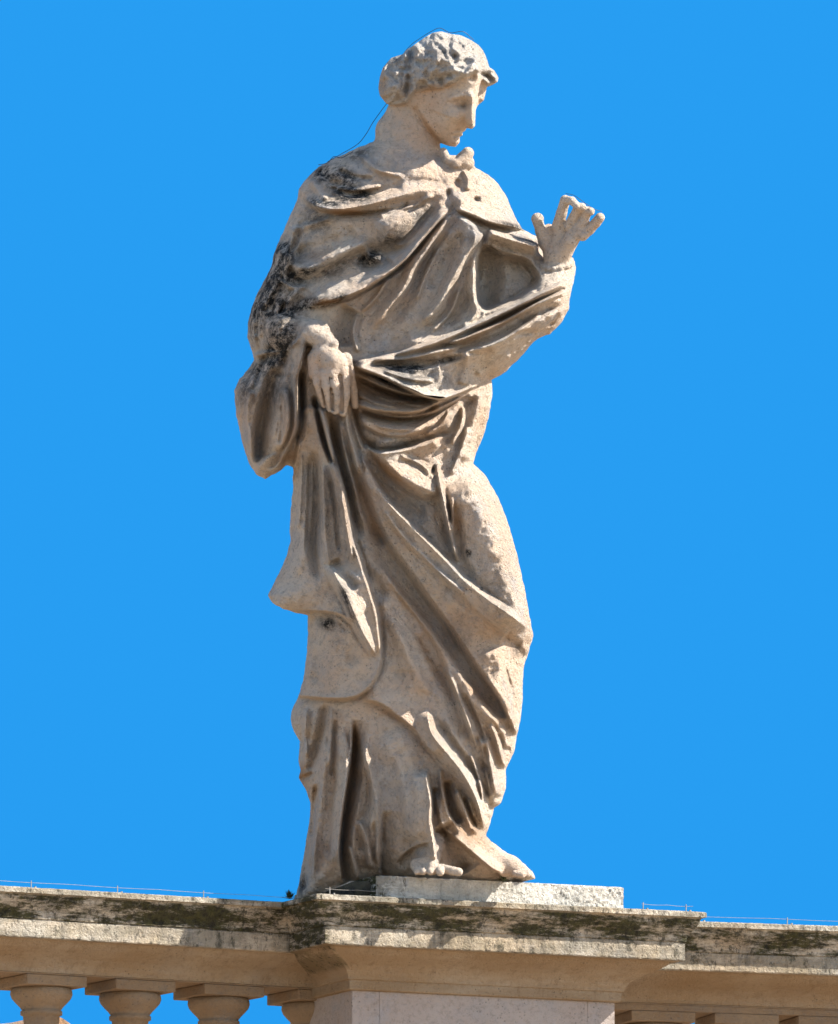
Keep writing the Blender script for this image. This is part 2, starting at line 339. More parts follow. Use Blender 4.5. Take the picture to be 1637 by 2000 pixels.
# --- lower right hem
S([(834,1382),(842,1430),(871,1468),(897,1500),(918,1534),(936,1575),(946,1622)], [14, 30, 38, 38, 36, 32, 18], [24, 26, 26, 24, 20, 16, 12], [10, 20, 21, 20, 18, 14, 10], k=1.25, frac=.1)
S([(852,1395),(872,1440),(905,1484),(935,1524),(950,1570),(956,1610)], -16, 14, 12)
S([(933,1520),(948,1560),(955,1600)], 10, 8, 6)
S([(704,1363),(743,1371),(780,1398),(813,1425),(838,1458),(870,1480)], 12, 8, 60)
S([(831,1500),(835,1534),(840,1565),(839,1604),(845,1640),(851,1690)], [20, 34, 38, 38, 40, 40], [50, 60, 60, 56, 50, 46], [9, 9, 9, 9, 9, 9], taper=(1, 1), k=1.3, frac=.1)
S([(846,1535),(852,1575),(868,1610),(892,1638)], -16, 8, 12)
S([(850,1540),(858,1586),(871,1617),(905,1648),(936,1674),(965,1698)], [10, 24, 32, 36, 36, 30], 8, 40, taper=(1, 0))
S([(858,1610),(885,1655),(915,1705)], -40, 22, 26)
S([(870,1522),(874,1560),(882,1590),(900,1612)], [-26, -38, -38, -18], 6, 15)
S([(890,1540),(905,1575),(916,1602),(935,1632)], 20, 16, 6)
S([(905,1555),(918,1590),(928,1620)], -12, 8, 6); S([(915,1560),(926,1595)], 12, 4, 4)
# --- mantle fall at the left
FALL = [(640,800),(648,870),(657,915),(669,948),(678,992),(689,1047),(702,1087),(713,1120),(724,1153),(735,1190),(741,1223),(746,1270),(745,1294),(738,1318),(722,1344),(701,1360),(670,1367),(631,1366),(585,1362),(540,1360),(500,1200),(520,1000),(575,900),(590,800)]
raise_poly(RB, FALL, 30, 8, 3)
S([(651,900),(660,930),(669,955),(679,1000),(690,1050),(703,1090),(714,1125),(726,1162),(736,1200),(741,1240),(742,1280)], [8, 22, 22, 22, 22, 20, 14, 10, 9, 8, 5], [14, 16, 20, 24, 28, 30, 30, 24, 18, 14, 10], [8, 9, 8, 7, 7, 7, 7, 7, 7, 7, 6], frac=.05)
S([(645,1100),(660,1134),(678,1164),(704,1226),(738,1286)], [12, 30, 36, 36, 14], [14, 16, 16, 14, 10], [34, 46, 54, 44, 14], k=1.1)
S([(652,1090),(672,1120),(700,1150)], -12, 14, 10)
S([(530,1172),(570,1190),(628,1192),(668,1200),(690,1222)], 18, 5, 46)
S([(602,1205),(650,1208),(685,1235)], -8, 12, 4)
S([(612,870),(616,930),(617,1000),(613,1060),(617,1110),(628,1150)], [-16, -32, -34, -30, -20, -8], 14, 12)
S([(630,900),(633,980),(636,1060),(645,1110)], 9, 9, 12)
S([(590,920),(590,1000),(592,1070),(575,1130)], 8, 14, 14)
S([(612,768),(622,815),(636,868),(652,912)], [-20, -38, -36, -16], 8, 7)
S([(628,800),(642,860),(654,905)], 14, 6, 5)
S([(643,808),(652,858),(664,900),(676,945),(690,1005),(706,1060)], [-20, -38, -34, -28, -22, -10], 6, 12)
S([(674,790),(680,840),(694,890),(704,930)], 20, 12, 8); S([(664,810),(670,860),(684,920),(700,980)], 12, 8, 8)
S([(686,760),(690,800),(704,850),(716,880)], -22, 5, 10)
S([(640,1180),(660,1240),(700,1300)], -6, 20, 20); S([(605,1200),(622,1260),(615,1340)], -8, 10, 18)
# --- gown below the fall
S([(690,1400),(692,1440),(689,1490),(680,1545),(671,1610),(667,1665),(673,1715)], [-24, -56, -70, -74, -70, -60, -30], [5, 6, 6, 6, 6, 6, 6], [22, 22, 18, 20, 18, 18, 16], taper=(1, 0), frac=.12)
S([(668,1420),(676,1474),(672,1540),(662,1610),(655,1690)], 14, 28, 8)
S([(636,1372),(629,1422),(614,1474),(604,1512)], [-14, -26, -28, -22], 12, 10)
S([(640,1440),(634,1500),(628,1560),(620,1630),(606,1700)], 14, 14, 16)
S([(650,1400),(652,1450),(648,1520)], -9, 9, 9); S([(618,1530),(612,1590),(610,1640)], -14, 8, 10)
S([(584,1519),(600,1516),(614,1508)], -14, 8, 8); S([(602,1640),(596,1700),(594,1740)], -10, 6, 8)
S([(696,1409),(709,1461),(722,1500),(733,1550),(733,1590),(720,1628)], [8, 14, 16, 16, 14, 6], 12, 18)
S([(700,1500),(710,1560),(704,1610),(712,1670)], -16, 16, 16); S([(722,1520),(718,1570),(708,1600)], -8, 8, 8)
S([(700,1600),(716,1640),(726,1700)], 16, 10, 8)
S([(750,1580),(748,1630),(745,1700)], [-10, -24, -26], 5, 26, taper=(1, 0))
S([(770,1420),(800,1480),(815,1560),(810,1650)], 12, 50, 40)
S([(775,1690),(790,1672),(815,1655),(842,1648)], -14, 14, 5)
S([(680,1650),(694,1690),(702,1720)], 14, 7, 5)
# --- left sleeve drop
SLV = [(600,632),(560,680),(500,690),(440,740),(440,900),(480,960),(518,950),(545,918),(566,872),(580,838),(581,800),(581,740),(592,700),(606,665)]
raise_poly(RB, SLV, 26, 7, 3)
S([(545,712),(530,750),(518,795),(509,845),(506,890),(514,908)], [-14, -40, -62, -66, -52, -24], [10, 14, 16, 14, 12, 10], [16, 20, 22, 22, 26, 20], frac=.1)
S([(556,752),(562,800),(558,845),(542,885)], [8, 18, 20, 10], 16, 9)
S([(575,725),(577,790),(574,840),(558,880),(538,914),(515,920)], 12, 7, 7); S([(498,730),(487,790),(490,850),(495,900)], 8, 14, 10)
S([(586,714),(588,760),(589,820),(580,870)], [-24, -48, -44, -20], 5, 10)
S([(600,640),(590,690),(580,740)], 14, 16, 8); S([(570,670),(555,710),(545,740)], -12, 9, 9)
S([(520,690),(505,730),(490,770)], -9, 8, 8); S([(500,700),(545,690),(570,650)], -12, 10, 10)
# --- small crisp secondary folds and worn edges
for pts, h, a, b in (
    ([(512,560),(500,610),(500,660)], -8, 5, 9), ([(535,570),(515,620),(512,670)], -9, 5, 9), ([(556,590),(535,640),(530,680)], -9, 5, 9), ([(575,440),(562,500),(556,560)], 7, 7, 7),
    ([(545,545),(570,560),(600,560)], 8, 8, 5), ([(562,450),(600,440),(650,425)], 8, 12, 8), ([(590,430),(580,470),(560,500)], -7, 8, 8),
    ([(660,330),(690,345),(730,350)], -8, 8, 8), ([(700,300),(735,330),(790,345)], 7, 8, 8), ([(640,360),(690,372),(750,362)], 8, 5, 8),
    ([(800,395),(770,415),(745,420)], -6, 8, 5), ([(850,378),(810,400),(770,410),(735,425)], 8, 8, 8), ([(845,420),(800,470),(770,480)], 7, 5, 7),
    ([(700,610),(690,650),(700,690)], 9, 8, 8), ([(760,540),(735,580),(705,610)], 8, 7, 7), ([(900,560),(880,610),(840,650)], 9, 8, 7), ([(860,480),(835,530),(812,590)], 7, 7, 7),
    ([(1060,610),(1020,640),(975,668),(930,685)], 9, 5, 6), ([(1085,625),(1045,652),(1000,690)], -7, 7, 7), ([(1000,690),(960,715),(930,735)], 8, 10, 8), ([(1100,560),(1110,590),(1098,620)], -7, 7, 7),
    ([(700,745),(750,772),(800,790),(835,790)], 9, 4, 8), ([(697,770),(735,787),(775,796)], 9, 5, 8), ([(705,825),(745,846),(790,850),(830,835)], 9, 5, 8), ([(745,722),(800,740),(850,745)], 7, 5, 10),
    ([(880,800),(860,830),(830,850)], 8, 6, 8), ([(905,790),(900,830),(880,870)], 9, 6, 8), ([(780,890),(820,905),(850,935)], 7, 8, 8), ([(915,830),(900,880),(880,930)], 8, 7, 9),
    ([(590,880),(588,950),(582,1040)], 9, 6, 6), ([(604,890),(603,980),(598,1080)], -8, 6, 6), ([(645,930),(655,1000),(662,1080)], -8, 7, 7), ([(664,960),(676,1030),(690,1100)], 8, 6, 6),
    ([(725,900),(760,960),(800,1005)], -6, 6, 10), ([(745,990),(790,1050),(850,1110),(920,1170)], 8, 10, 8), ([(800,1060),(860,1130),(930,1200),(990,1250)], -8, 12, 8),
    ([(760,1200),(800,1280),(840,1360)], 5, 16, 14), ([(870,1300),(900,1370),(925,1440),(945,1500)], 10, 9, 7), ([(905,1350),(935,1420),(955,1490)], -10, 7, 7),
    ([(985,1300),(1000,1350),(1010,1400)], -8, 8, 6), ([(945,1450),(955,1510),(962,1560)], -9, 5, 6), ([(918,1470),(938,1530),(945,1580)], 9, 5, 5),
    ([(600,1380),(596,1430),(600,1480)], 8, 8, 7), ([(648,1380),(646,1440),(642,1500)], 9, 6, 6), ([(655,1500),(648,1580),(640,1680)], -8, 8, 7), ([(620,1560),(616,1640),(612,1720)], 8, 7, 7),
    ([(745,1440),(780,1500),(795,1600)], 4, 20, 16), ([(735,1560),(738,1620),(735,1690)], 10, 6, 6),
    ([(860,1500),(862,1540),(868,1570)], 9, 5, 6), ([(490,760),(482,810),(492,870)], 7, 6, 7), ([(548,770),(552,820),(546,870)], -7, 5, 6)): S(pts, h, a, b)
RB = RB + 0.6 * (RB - blur(RB, 14)) + .7 * (blur(RB, 1) - blur(RB, 5)); RB = .6 * RB + .4 * blur(RB, 1)
RB = RB + nz * 1.8 + nz2 * 22 + edge_n * 4

F = np.full((len(gx), len(gy), len(gu)), 60.0, np.float32)
def inflate(poly_d, rm, R, uc, box=None, k=0, wlo=-110, whi=50):
    i0, i1, j0, j1 = box or (0, len(gx), 0, len(gy))
    for i in range(i0, i1):
        d = poly_d[i, j0:j1, None]; r = rm[i, j0:j1, None]
        if d.max() < -30: continue
        c = uc[i, j0:j1, None]; uu = gu[None, :] - c
        wt = sm((uu - wlo) / (whi - wlo)); u2 = uu - R[i, j0:j1, None] * wt
        f = np.hypot(np.maximum(r - d, 0), u2) - r
        smin(i, i + 1, j0, j1, 0, len(gu), f[None], k)
def smin(i0, i1, j0, j1, k0, k1, f, k):
    a = F[i0:i1, j0:j1, k0:k1]
    if k == 0: np.minimum(a, f, out=a); return
    h = np.clip(.5 + .5 * (f - a) / k, 0, 1)
    F[i0:i1, j0:j1, k0:k1] = f * (1 - h) + a * h - k * h * (1 - h)
def caps(pts, k=5, cut=False):
    """tapered capsule chain through (px, py, u, radius)"""
    P = np.asarray(pts, np.float32)
    for A, B in zip(P[:-1], P[1:]):
        m = max(A[3], B[3]) + k * 2 + 6; lo = np.minimum(A, B)[:3] - m; hi = np.maximum(A, B)[:3] + m
        i0, i1 = np.searchsorted(gx, [lo[0], hi[0]]); j0, j1 = np.searchsorted(gy, [lo[1], hi[1]]); k0, k1 = np.searchsorted(gu, [lo[2], hi[2]])
        X = gx[i0:i1, None, None] - A[0]; Y = gy[None, j0:j1, None] - A[1]; U = gu[None, None, k0:k1] - A[2]
        e = (B - A)[:3]; t = np.clip((X * e[0] + Y * e[1] + U * e[2]) / (e @ e + 1e-6), 0, 1)
        f = np.sqrt((X - t * e[0])**2 + (Y - t * e[1])**2 + (U - t * e[2])**2) - (A[3] + t * (B[3] - A[3]))
        if cut:
            a = F[i0:i1, j0:j1, k0:k1]; F[i0:i1, j0:j1, k0:k1] = np.maximum(a, -f)
        else: smin(i0, i1, j0, j1, k0, k1, f, k)
UC = np.zeros_like(GX) 
inflate(db, rmap, RB, UC)

# --- neck, nape and collar
caps([(812,200,-5,50),(806,262,-2,50),(808,320,5,56)], 10)
caps([(778,222,-12,24),(766,256,-12,31),(768,300,-10,38)], 8)
caps([(750,246,0,13),(764,300,26,15),(778,345,52,14)], 6)
caps([(868,322,44,16),(892,328,52,16),(912,318,52,15)], 6); caps([(905,312,60,16),(914,299,62,12)], 5); caps([(866,296,48,8),(874,312,62,8),(892,320,72,8),(908,308,66,8)], 4)
# --- head
HEAD = [(755,203),(742,187),(739,172),(742,150),(748,132),(764,113),(786,106),(796,96),(808,88),(828,74),(845,64),(862,61),(880,66),(901,69),(920,78),(935,88),(945,100),(952,118),
 (956,131),(966,138),(974,152),(972,160),(962,166),(951,170),(949,180),(945,196),(938,202),(933,206),(930,213),(929,232),(928,247),(922,252),(912,250),(908,256),(903,259),(904,264),(898,268),(898,278),(890,287),(876,285),(862,280),(845,272),(828,262),(810,240),(790,215)]
dh0 = poly_sd(HEAD, GX, GY); dh = np.where(dh0 > 6, blur(dh0, 8), dh0)
RH = np.zeros_like(GX); Sh = lambda pts, h, a, b, **k: stroke(RH, pts, h, a, b, **k)
raise_poly(RH, [(730,60),(990,60),(990,150),(972,172),(948,166),(938,146),(925,145),(903,154),(880,166),(862,174),(836,176),(812,180),(796,200),(760,215),(730,215)], 13, 9, 3)
Sh([(934,150),(926,190),(924,245),(894,284)], [60,50,40,8], 95, 8, taper=(0, 0))
Sh([(800,100),(870,110),(930,120)], 14, 60, 50)
Sh([(807,88),(799,120),(797,160),(792,200)], -16, 9, 9); Sh([(756,150),(775,135),(800,140)], -6, 6, 6); Sh([(750,180),(775,170),(798,178)], -5, 6, 6)
for p, h in (([(828,80),(812,110),(806,150)], 7), ([(850,68),(835,95),(822,130),(818,165)], 8), ([(868,66),(858,90),(846,115),(838,140)], 7), ([(885,68),(880,95),(868,120),(862,150)], 8),
             ([(900,72),(904,98),(896,122),(890,148)], 7), ([(918,82),(928,104),(924,128),(914,142)], 8), ([(935,92),(946,114),(950,130),(966,142)], 9), ([(765,120),(752,150),(758,185)], 6), ([(785,112),(776,150),(782,195)], 7)):
    Sh([(x + rng.uniform(-6, 6), y + rng.uniform(-3, 3)) for x, y in p], h * .6, 8, 8)
bump(RH, 842, 142, 10, 16, 9, -20); bump(RH, 866, 142, 12, 15, 9, 15); bump(RH, 820, 160, 14, 12, 5); bump(RH, 872, 162, 10, 8, 6); bump(RH, 905, 140, 16, 12, 6); bump(RH, 893, 100, 16, 20, 5); bump(RH, 925, 115, 14, 18, 5)
for _ in range(110): bump(RH, rng.uniform(745, 960), rng.uniform(68, 160), rng.uniform(4, 13), rng.uniform(4, 13), rng.uniform(-7, 8))
curl = ((812,174),(826,170),(841,168),(856,164),(870,158),(886,150),(902,144),(918,138),(935,134))
for x, y in curl: bump(RH, x + rng.uniform(-3, 3), y + rng.uniform(-5, 3), rng.uniform(6, 11), rng.uniform(7, 12), rng.uniform(5, 12))
Sh([(938,143),(952,148),(968,158)], -18, 10, 5)                                                 # under the right lock
Sh([(922,176),(923,200),(924,225),(924,246)], [8, 22, 30, 32], [13, 15, 16, 17], [6, 6, 7, 8], taper=(1, 0), frac=.2)   # nose
Sh([(872,197),(892,189),(912,187),(926,188)], 8, 7, 16)                                        # brow
bump(RH, 905, 203, 22, 15, -15); bump(RH, 903, 200, 9, 6, 8); bump(RH, 938, 200, 6, 8, -10)
bump(RH, 882, 232, 30, 26, 9); Sh([(905,228),(898,246),(890,258)], -6, 6, 7)
Sh([(884,262),(896,259),(905,257)], 8, 3.5, 3.5); Sh([(884,266),(894,264),(902,262)], -8, 3, 3); Sh([(885,271),(894,269),(900,268)], 7, 4, 3.5)
bump(RH, 887, 279, 12, 9, 9); bump(RH, 890, 250, 12, 8, 4)
Sh([(809,205),(814,222),(828,246),(848,268),(868,284)], -14, 6, 8); Sh([(820,215),(838,245),(858,268)], 4, 12, 12)
hm = sm((poly_sd([(730,50),(990,50),(990,165),(950,165),(938,143),(925,142),(903,151),(880,163),(862,171),(836,173),(812,176),(796,196),(757,206),(730,200)], GX, GY) + 2) / 8)
for n_, a_ in ((2, 1.6), (7, 4.5), (18, 7.0)):
    q_ = blur(rng.normal(0, 1, GX.shape).astype(np.float32), n_); RH += hm * a_ * np.clip(q_ / q_.std(), -2, 2)
RH = .5 * RH + .5 * blur(RH, 1) + nz * 1.2
i0, i1 = np.searchsorted(gx, [725, 990]); j0, j1 = np.searchsorted(gy, [48, 300])
rh = np.full_like(GX, 74)
inflate(dh, rh, RH, np.full_like(GX, 8), (i0, i1, j0, j1), 3, -60, 10)
# --- raised hand (palm to the viewer), cuff and forearm
caps([(1090,540,60,32),(1089,505,58,27)], 3)
for a in np.linspace(0, 2 * math.pi, 15)[:-1]:
    b = a + 2 * math.pi / 14
    q = lambda t: (1089 + 29 * math.cos(t) , 516 + 9 * math.sin(t) - 0.12 * 29 * math.cos(t), 66 + 26 * math.sin(t), 4.5)
    caps([q(a), q(b)], 3)
caps([(1089,522,62,26),(1090,500,66,25)], 4)
caps([(1080,498,60,18),(1070,468,58,16),(1072,450,62,13)], 5); caps([(1098,498,74,19),(1114,470,92,15),(1128,450,98,13)], 5)
caps([(1090,480,68,19),(1096,458,72,17),(1096,442,78,13)], 5); caps([(1108,478,82,16),(1120,460,90,14),(1138,448,100,12)], 5)
caps([(1066,474,62,15),(1057,452,70,11),(1051,434,78,10),(1050,428,80,12.5)], 4)                     # thumb
caps([(1090,442,80,12.5),(1097,416,94,10.5),(1104,391,106,10)], 3); caps([(1104,391,106,9.5),(1117,392,122,8),(1128,403,128,7.5)], 2)     # index
caps([(1112,442,92,11.5),(1121,424,104,9.5),(1130,407,116,10),(1137,404,126,8)], 3)                       # middle
caps([(1128,448,100,11.5),(1140,432,108,9.5),(1147,413,118,9.5),(1154,413,126,8)], 3)                          # ring
caps([(1138,460,102,11),(1152,448,106,10),(1164,435,112,9.5),(1172,425,118,9.5)], 3)                          # little

# --- lower hand gripping the cloth
ub = 168
caps([(560,650,120,40),(612,652,146,25),(622,650,150,24)], 8)
hcaps = lambda P, k=3, cut=False: caps([(a, b, c + 20, d) for a, b, c, d in P], k, cut)
hcaps([(612,652,152,24),(634,664,160,20)], 4); hcaps([(628,668,162,15),(650,672,168,12)], 3)
hcaps([(632,690,160,24),(650,704,168,22),(652,726,168,20)], 6); hcaps([(618,700,156,18),(618,728,156,16)], 6)
hcaps([(664,712,170,16),(672,740,172,12),(674,772,168,10),(670,806,158,8)], 3)
hcaps([(648,728,178,12),(654,752,182,10),(657,778,176,9),(655,802,164,8)], 3)
hcaps([(634,730,174,11),(638,754,178,9.5),(643,778,172,8.5),(645,798,162,7.5)], 3)
hcaps([(618,726,166,10),(621,748,168,9),(628,770,164,8),(634,790,156,7)], 3)
hcaps([(676,700,160,12),(684,730,158,9),(690,764,150,8),(694,792,140,7)], 3)
for g_ in ([(664,735,190,4),(666,775,184,4.5),(667,802,172,4)], [(648,738,192,4),(650,775,188,4.5),(651,798,176,4)], [(632,745,184,4),(636,775,178,4.5),(638,792,170,4)], [(684,716,180,4),(684,760,172,4),(682,795,162,4)]): caps([(a, b, c + 12, d + 1.2) for a, b, c, d in g_], 1, cut=True)
# --- feet
caps([(845,1650,110,26),(838,1686,150,19),(845,1697,172,12)], 6); caps([(815,1690,150,14),(822,1700,170,9)], 5)
for x, r, uu in ((814, 6, 176), (827, 6.5, 180), (841, 7, 184), (860, 8.5, 186)): caps([(x - 2, 1696, uu - 16, r), (x, 1703, uu, r)], 3)
caps([(864,1696,170,9),(884,1701,182,8.5),(896,1703,186,8.5)], 3)
caps([(900,1640,66,30),(950,1672,84,26),(998,1692,96,18),(1020,1701,102,12)], 14)
for x, y, uu, r_ in ((1026,1703,96,8), (1033,1706,106,7.5), (1030,1708,118,7), (1020,1709,128,7)): caps([(x - 14, y - 3, uu, r_), (x, y, uu + 3, r_)], 3)
caps([(584,1768,-70,16),(610,1768,-10,20),(650,1757,50,22),(690,1744,110,22),(722,1736,140,16)], 6)
# --- surface nets
def surface_nets(F):
    s = F < 0; nx, ny, nz_ = F.shape
    cnt = np.zeros((nx - 1, ny - 1, nz_ - 1), np.uint8)
    for dx in (0, 1):
        for dy in (0, 1):
            for dz in (0, 1): cnt += s[dx:nx - 1 + dx, dy:ny - 1 + dy, dz:nz_ - 1 + dz]
    act = (cnt > 0) & (cnt < 8); I = np.argwhere(act); idx = np.full(cnt.shape, -1, np.int32); idx[act] = np.arange(len(I))
    acc = np.zeros((len(I), 3)); n = np.zeros(len(I)); co = {}
    for dx in (0, 1):
        for dy in (0, 1):
            for dz in (0, 1): co[dx, dy, dz] = F[I[:, 0] + dx, I[:, 1] + dy, I[:, 2] + dz].astype(np.float64)
    for ax in range(3):
        for p in (0, 1):
            for q in (0, 1):
                c0 = [p, q]; c0.insert(ax, 0); c1 = [p, q]; c1.insert(ax, 1)
                a, b = co[tuple(c0)], co[tuple(c1)]; m = (a < 0) != (b < 0)
                t = np.where(m, a / np.where(m, a - b, 1), 0); v = np.tile(np.array(c0, float), (len(I), 1)); v[:, ax] = t
                acc += v * m[:, None]; n += m
    V = I + acc / n[:, None]; faces = []
    for ax in range(3):
        o = [a for a in range(3) if a != ax]
        sl = [slice(1, -1)] * 3; sl[ax] = slice(0, -1); sl2 = list(sl); sl2[ax] = slice(1, None)
        A, B = s[tuple(sl)], s[tuple(sl2)]; E = np.argwhere(A != B)
        fl = A[E[:, 0], E[:, 1], E[:, 2]]; off = np.ones(3, int); off[ax] = 0; E = E + off
        def at(a, b):
            q = E.copy(); q[:, o[0]] -= a; q[:, o[1]] -= b; return idx[q[:, 0], q[:, 1], q[:, 2]]
        Q = np.stack([at(1, 1), at(0, 1), at(0, 0), at(1, 0)], 1)
        flip = fl if ax != 1 else ~fl
        Q[~flip] = Q[~flip][:, ::-1]; faces.append(Q)
    return V, np.vstack(faces)
V, Q = surface_nets(F)
PV = np.stack([gx[0] + V[:, 0] * H, gy[0] + V[:, 1] * H, gu[0] + V[:, 2] * H], 1)
W3 = world(PV[:, 0], PV[:, 1], PV[:, 2])
Q = Q[:, ::-1]                                     # picture y runs downwards: keep the normals outside
print('statue verts', len(W3), 'quads', len(Q))
# vertex normals of the whole carving, so that the seams between its parts do not show
fn = np.cross(W3[Q[:, 2]] - W3[Q[:, 0]], W3[Q[:, 3]] - W3[Q[:, 1]]); VN = np.zeros_like(W3)
for c in range(4): np.add.at(VN, Q[:, c], fn)
VN /= np.linalg.norm(VN, axis=1)[:, None] + 1e-12
if (VN * (W3 - W3.mean(0)))[:, :2].sum() < 0: Q = Q[:, ::-1]; VN = -VN
# black lichen stains with their own shape; orange bounce light painted into the folds
stain = np.zeros(len(PV)); fold_glow = np.zeros(len(PV))
def spot(arr, x, y, rx, ry, a, rot=0):
    c, s_ = math.cos(R_(rot)), math.sin(R_(rot)); dx, dy = PV[:, 0] - x, PV[:, 1] - y
    arr += a * (1 - sm(np.sqrt(((dx * c + dy * s_) / rx)**2 + ((-dx * s_ + dy * c) / ry)**2)))
for q in ((655,345,70,34,1.9,10),(620,430,60,60,.7,0),(560,520,60,90,.8,15),(760,470,60,30,.7,-20),(640,530,110,30,.8,-20),(800,430,90,40,.55,-30),(540,760,70,90,.6,0),(960,480,90,24,.6,14),(820,735,140,34,.7,10),(660,1000,90,150,.35,0),(980,1150,40,120,.45,0),(690,380,70,26,1.6,8),(640,395,60,16,1.4,5),(530,560,30,110,1.1,18),(500,620,28,80,1.3,5),(560,600,70,50,1.2,-20),(550,650,50,50,1.7,0),
          (540,690,40,40,1.3,0),(620,592,60,18,1.6,-8),(665,580,24,14,1.2,-20),(725,505,40,26,1.3,-20),(590,535,50,14,1.0,-20),(555,490,30,30,.9,0),(700,300,60,24,.8,-20),
          (480,760,30,60,.8,10),(510,720,40,30,.9,0),(790,718,90,12,1.1,2),(870,704,50,9,1.2,-10),(760,745,70,10,1.1,20),(640,1218,26,22,1.3,30),(675,1165,14,40,1.2,-20),(690,1205,12,34,1.0,-25),
          (915,1080,9,12,1.8,0),(940,1150,6,6,1.6,0),(1015,1270,24,22,1.0,0),(890,668,50,8,1.0,-20),(1000,440,60,8,1.0,14),(870,105,26,14,.6,0),(775,118,24,20,.7,0),
          (1030,470,40,9,1.0,14),(900,1240,60,60,.35,0),(590,1730,20,40,.9,0),(660,1755,110,26,1.6,-14),(690,710,20,10,1.2,0),(600,680,20,30,.7,0),(905,205,10,10,.5,0)): spot(stain, *q)
for q in ((680,415,70,10,1.2,3),(850,172,60,12,.9,-8),(835,245,50,9,.9,55),(760,920,90,16,.9,40),(800,1180,26,160,.5,-38),(840,1290,16,120,.8,-28),(590,1510,20,30,.9,0),(700,1480,60,120,.25,0),
          (910,1620,90,50,.7,35),(940,820,24,60,.5,10),(720,1000,30,160,.5,-15),(960,640,130,14,.8,-28),(770,1400,70,14,.6,30),(560,895,40,20,.7,-20),(640,590,60,12,.7,0),(620,500,60,20,.6,-15),
          (745,170,16,50,.6,0),(930,1350,20,90,.6,-35),(890,1010,12,60,.8,-10),(700,760,30,60,.3,0),(870,1540,40,60,.5,0),(905,235,16,20,.3,0)): spot(fold_glow, *q)
stain = np.clip(stain, 0, 1); fold_glow = np.clip(fold_glow, 0, .8)
# which part each face belongs to
qc = PV[Q].mean(1); qx, qy, qu = qc.T
def inside(P): return poly_sd(P, qx.astype(np.float32), qy.astype(np.float32)) > 0
lab = np.zeros(len(Q), int)                        # 0 mantle, 1 gown, 2 figure, 3 hair
lab[inside([(886,412),(855,444),(820,486),(785,526),(735,562),(692,582),(652,600),(660,640),(680,700),(740,692),(809,672),(870,652),(943,620),(1004,592),(1052,568),(1055,500),(1050,494),(985,476),(950,462),(940,440),(925,425),(905,412)]) & (qu > 0)] = 1
lab[inside([(560,1372),(631,1370),(670,1371),(704,1363),(743,1371),(780,1398),(813,1425),(838,1458),(852,1500),(880,1510),(905,1520),(925,1560),(945,1640),(1000,1800),(500,1800),(500,1500)])] = 1
lab[inside([(560,1790),(560,1752),(600,1756),(640,1741),(700,1718),(738,1708),(765,1712),(770,1790)])] = 4
lab[qy < 292 + 0 * qx] = 2
lab[inside([(735,292),(905,292),(903,303),(870,308),(860,330),(800,336),(770,310)])] = 2
hair = [(730,50),(990,50),(990,165),(950,170),(938,146),(925,145),(903,154),(880,166),(862,174),(836,176),(812,180),(796,200),(757,206),(730,200)]
lab[inside(hair)] = 3
lab[(qy < 512) & (qx > 1040) & (qu > 30) & inside([(1035,420),(1095,370),(1200,370),(1200,450),(1122,508),(1106,512),(1062,510),(1040,480)])] = 2
lab[inside([(600,684),(676,684),(700,740),(698,792),(672,818),(632,800),(600,730)]) & (qu > ub - 24)] = 2
lab[inside([(800,1678),(852,1672),(856,1696),(906,1692),(908,1716),(800,1716)]) & (qu > 120)] = 2
lab[inside([(938,1640),(1060,1690),(1060,1730),(930,1730),(925,1660)])] = 2

z0 = float(world(735, 1709, 178)[2])               # top of the plinth
root = empty('statue', world(800, 1730, 0), label='pale stone statue of a robed figure with one hand raised, standing on the pier', cat='statue')
root.location.z = z0
ro = np.array(root.location)
def part(name, l, mat, label=None):
    q = Q[lab == l]; u_, inv = np.unique(q, return_inverse=True); q = inv.reshape(q.shape)
    me = bpy.data.meshes.new(name); v = W3[u_] - ro
    me.vertices.add(len(v)); me.vertices.foreach_set('co', v.astype(np.float32).ravel())
    me.loops.add(len(q) * 4); me.loops.foreach_set('vertex_index', q.astype(np.int32).ravel())
    me.polygons.add(len(q)); me.polygons.foreach_set('loop_start', np.arange(0, len(q) * 4, 4, dtype=np.int32))
    me.polygons.foreach_set('use_smooth', np.ones(len(q), bool)); me.update(calc_edges=True); me.validate()
    for nm, arr in (('stain', stain), ('fold_glow', fold_glow)):
        a = me.attributes.new(nm, 'FLOAT', 'POINT'); a.data.foreach_set('value', arr[u_].astype(np.float32))
    me.normals_split_custom_set_from_vertices(VN[u_].astype(np.float32))
    me.materials.append(mat); o = bpy.data.objects.new(name, me); scene.collection.objects.link(o); o.parent = root
    if label: o['label'] = label
    return o
fy, fx = qy, qx
lab[(lab == 1) & (fy > 1000)] = 5; m2 = lab == 2
lab[m2 & (fx > 1000) & (fy < 600)] = 6; lab[m2 & (fy > 600) & (fy < 1000)] = 7
lab[m2 & (fy > 1500) & (fx < 920)] = 8; lab[m2 & (fy > 1500) & (fx >= 920)] = 9
def largest(l, fallback):
    """keep the main connected piece of a part, give stray crumbs to the neighbour"""
    q = Q[lab == l]; par = np.arange(len(W3))
    for _ in range(400):
        mn = par[q].min(1); new = par.copy(); np.minimum.at(new, q.ravel(), np.repeat(mn, 4)); new = new[new]
        if (new == par).all(): break
        par = new
    r_ = par[q[:, 0]]; u_, c_ = np.unique(r_, return_counts=True); ids = np.where(lab == l)[0]; lab[ids[r_ != u_[c_.argmax()]]] = fallback
for l, fb in ((1, 0), (5, 0), (2, 0), (3, 2), (6, 0), (7, 0), (8, 5), (9, 5), (4, 5)): largest(l, fb)
part('head', 2, M_SKIN); part('hair', 3, M_HAIR); part('mantle', 0, M_CLOTH); part('bodice', 1, M_GOWN); part('skirt', 5, M_GOWN)
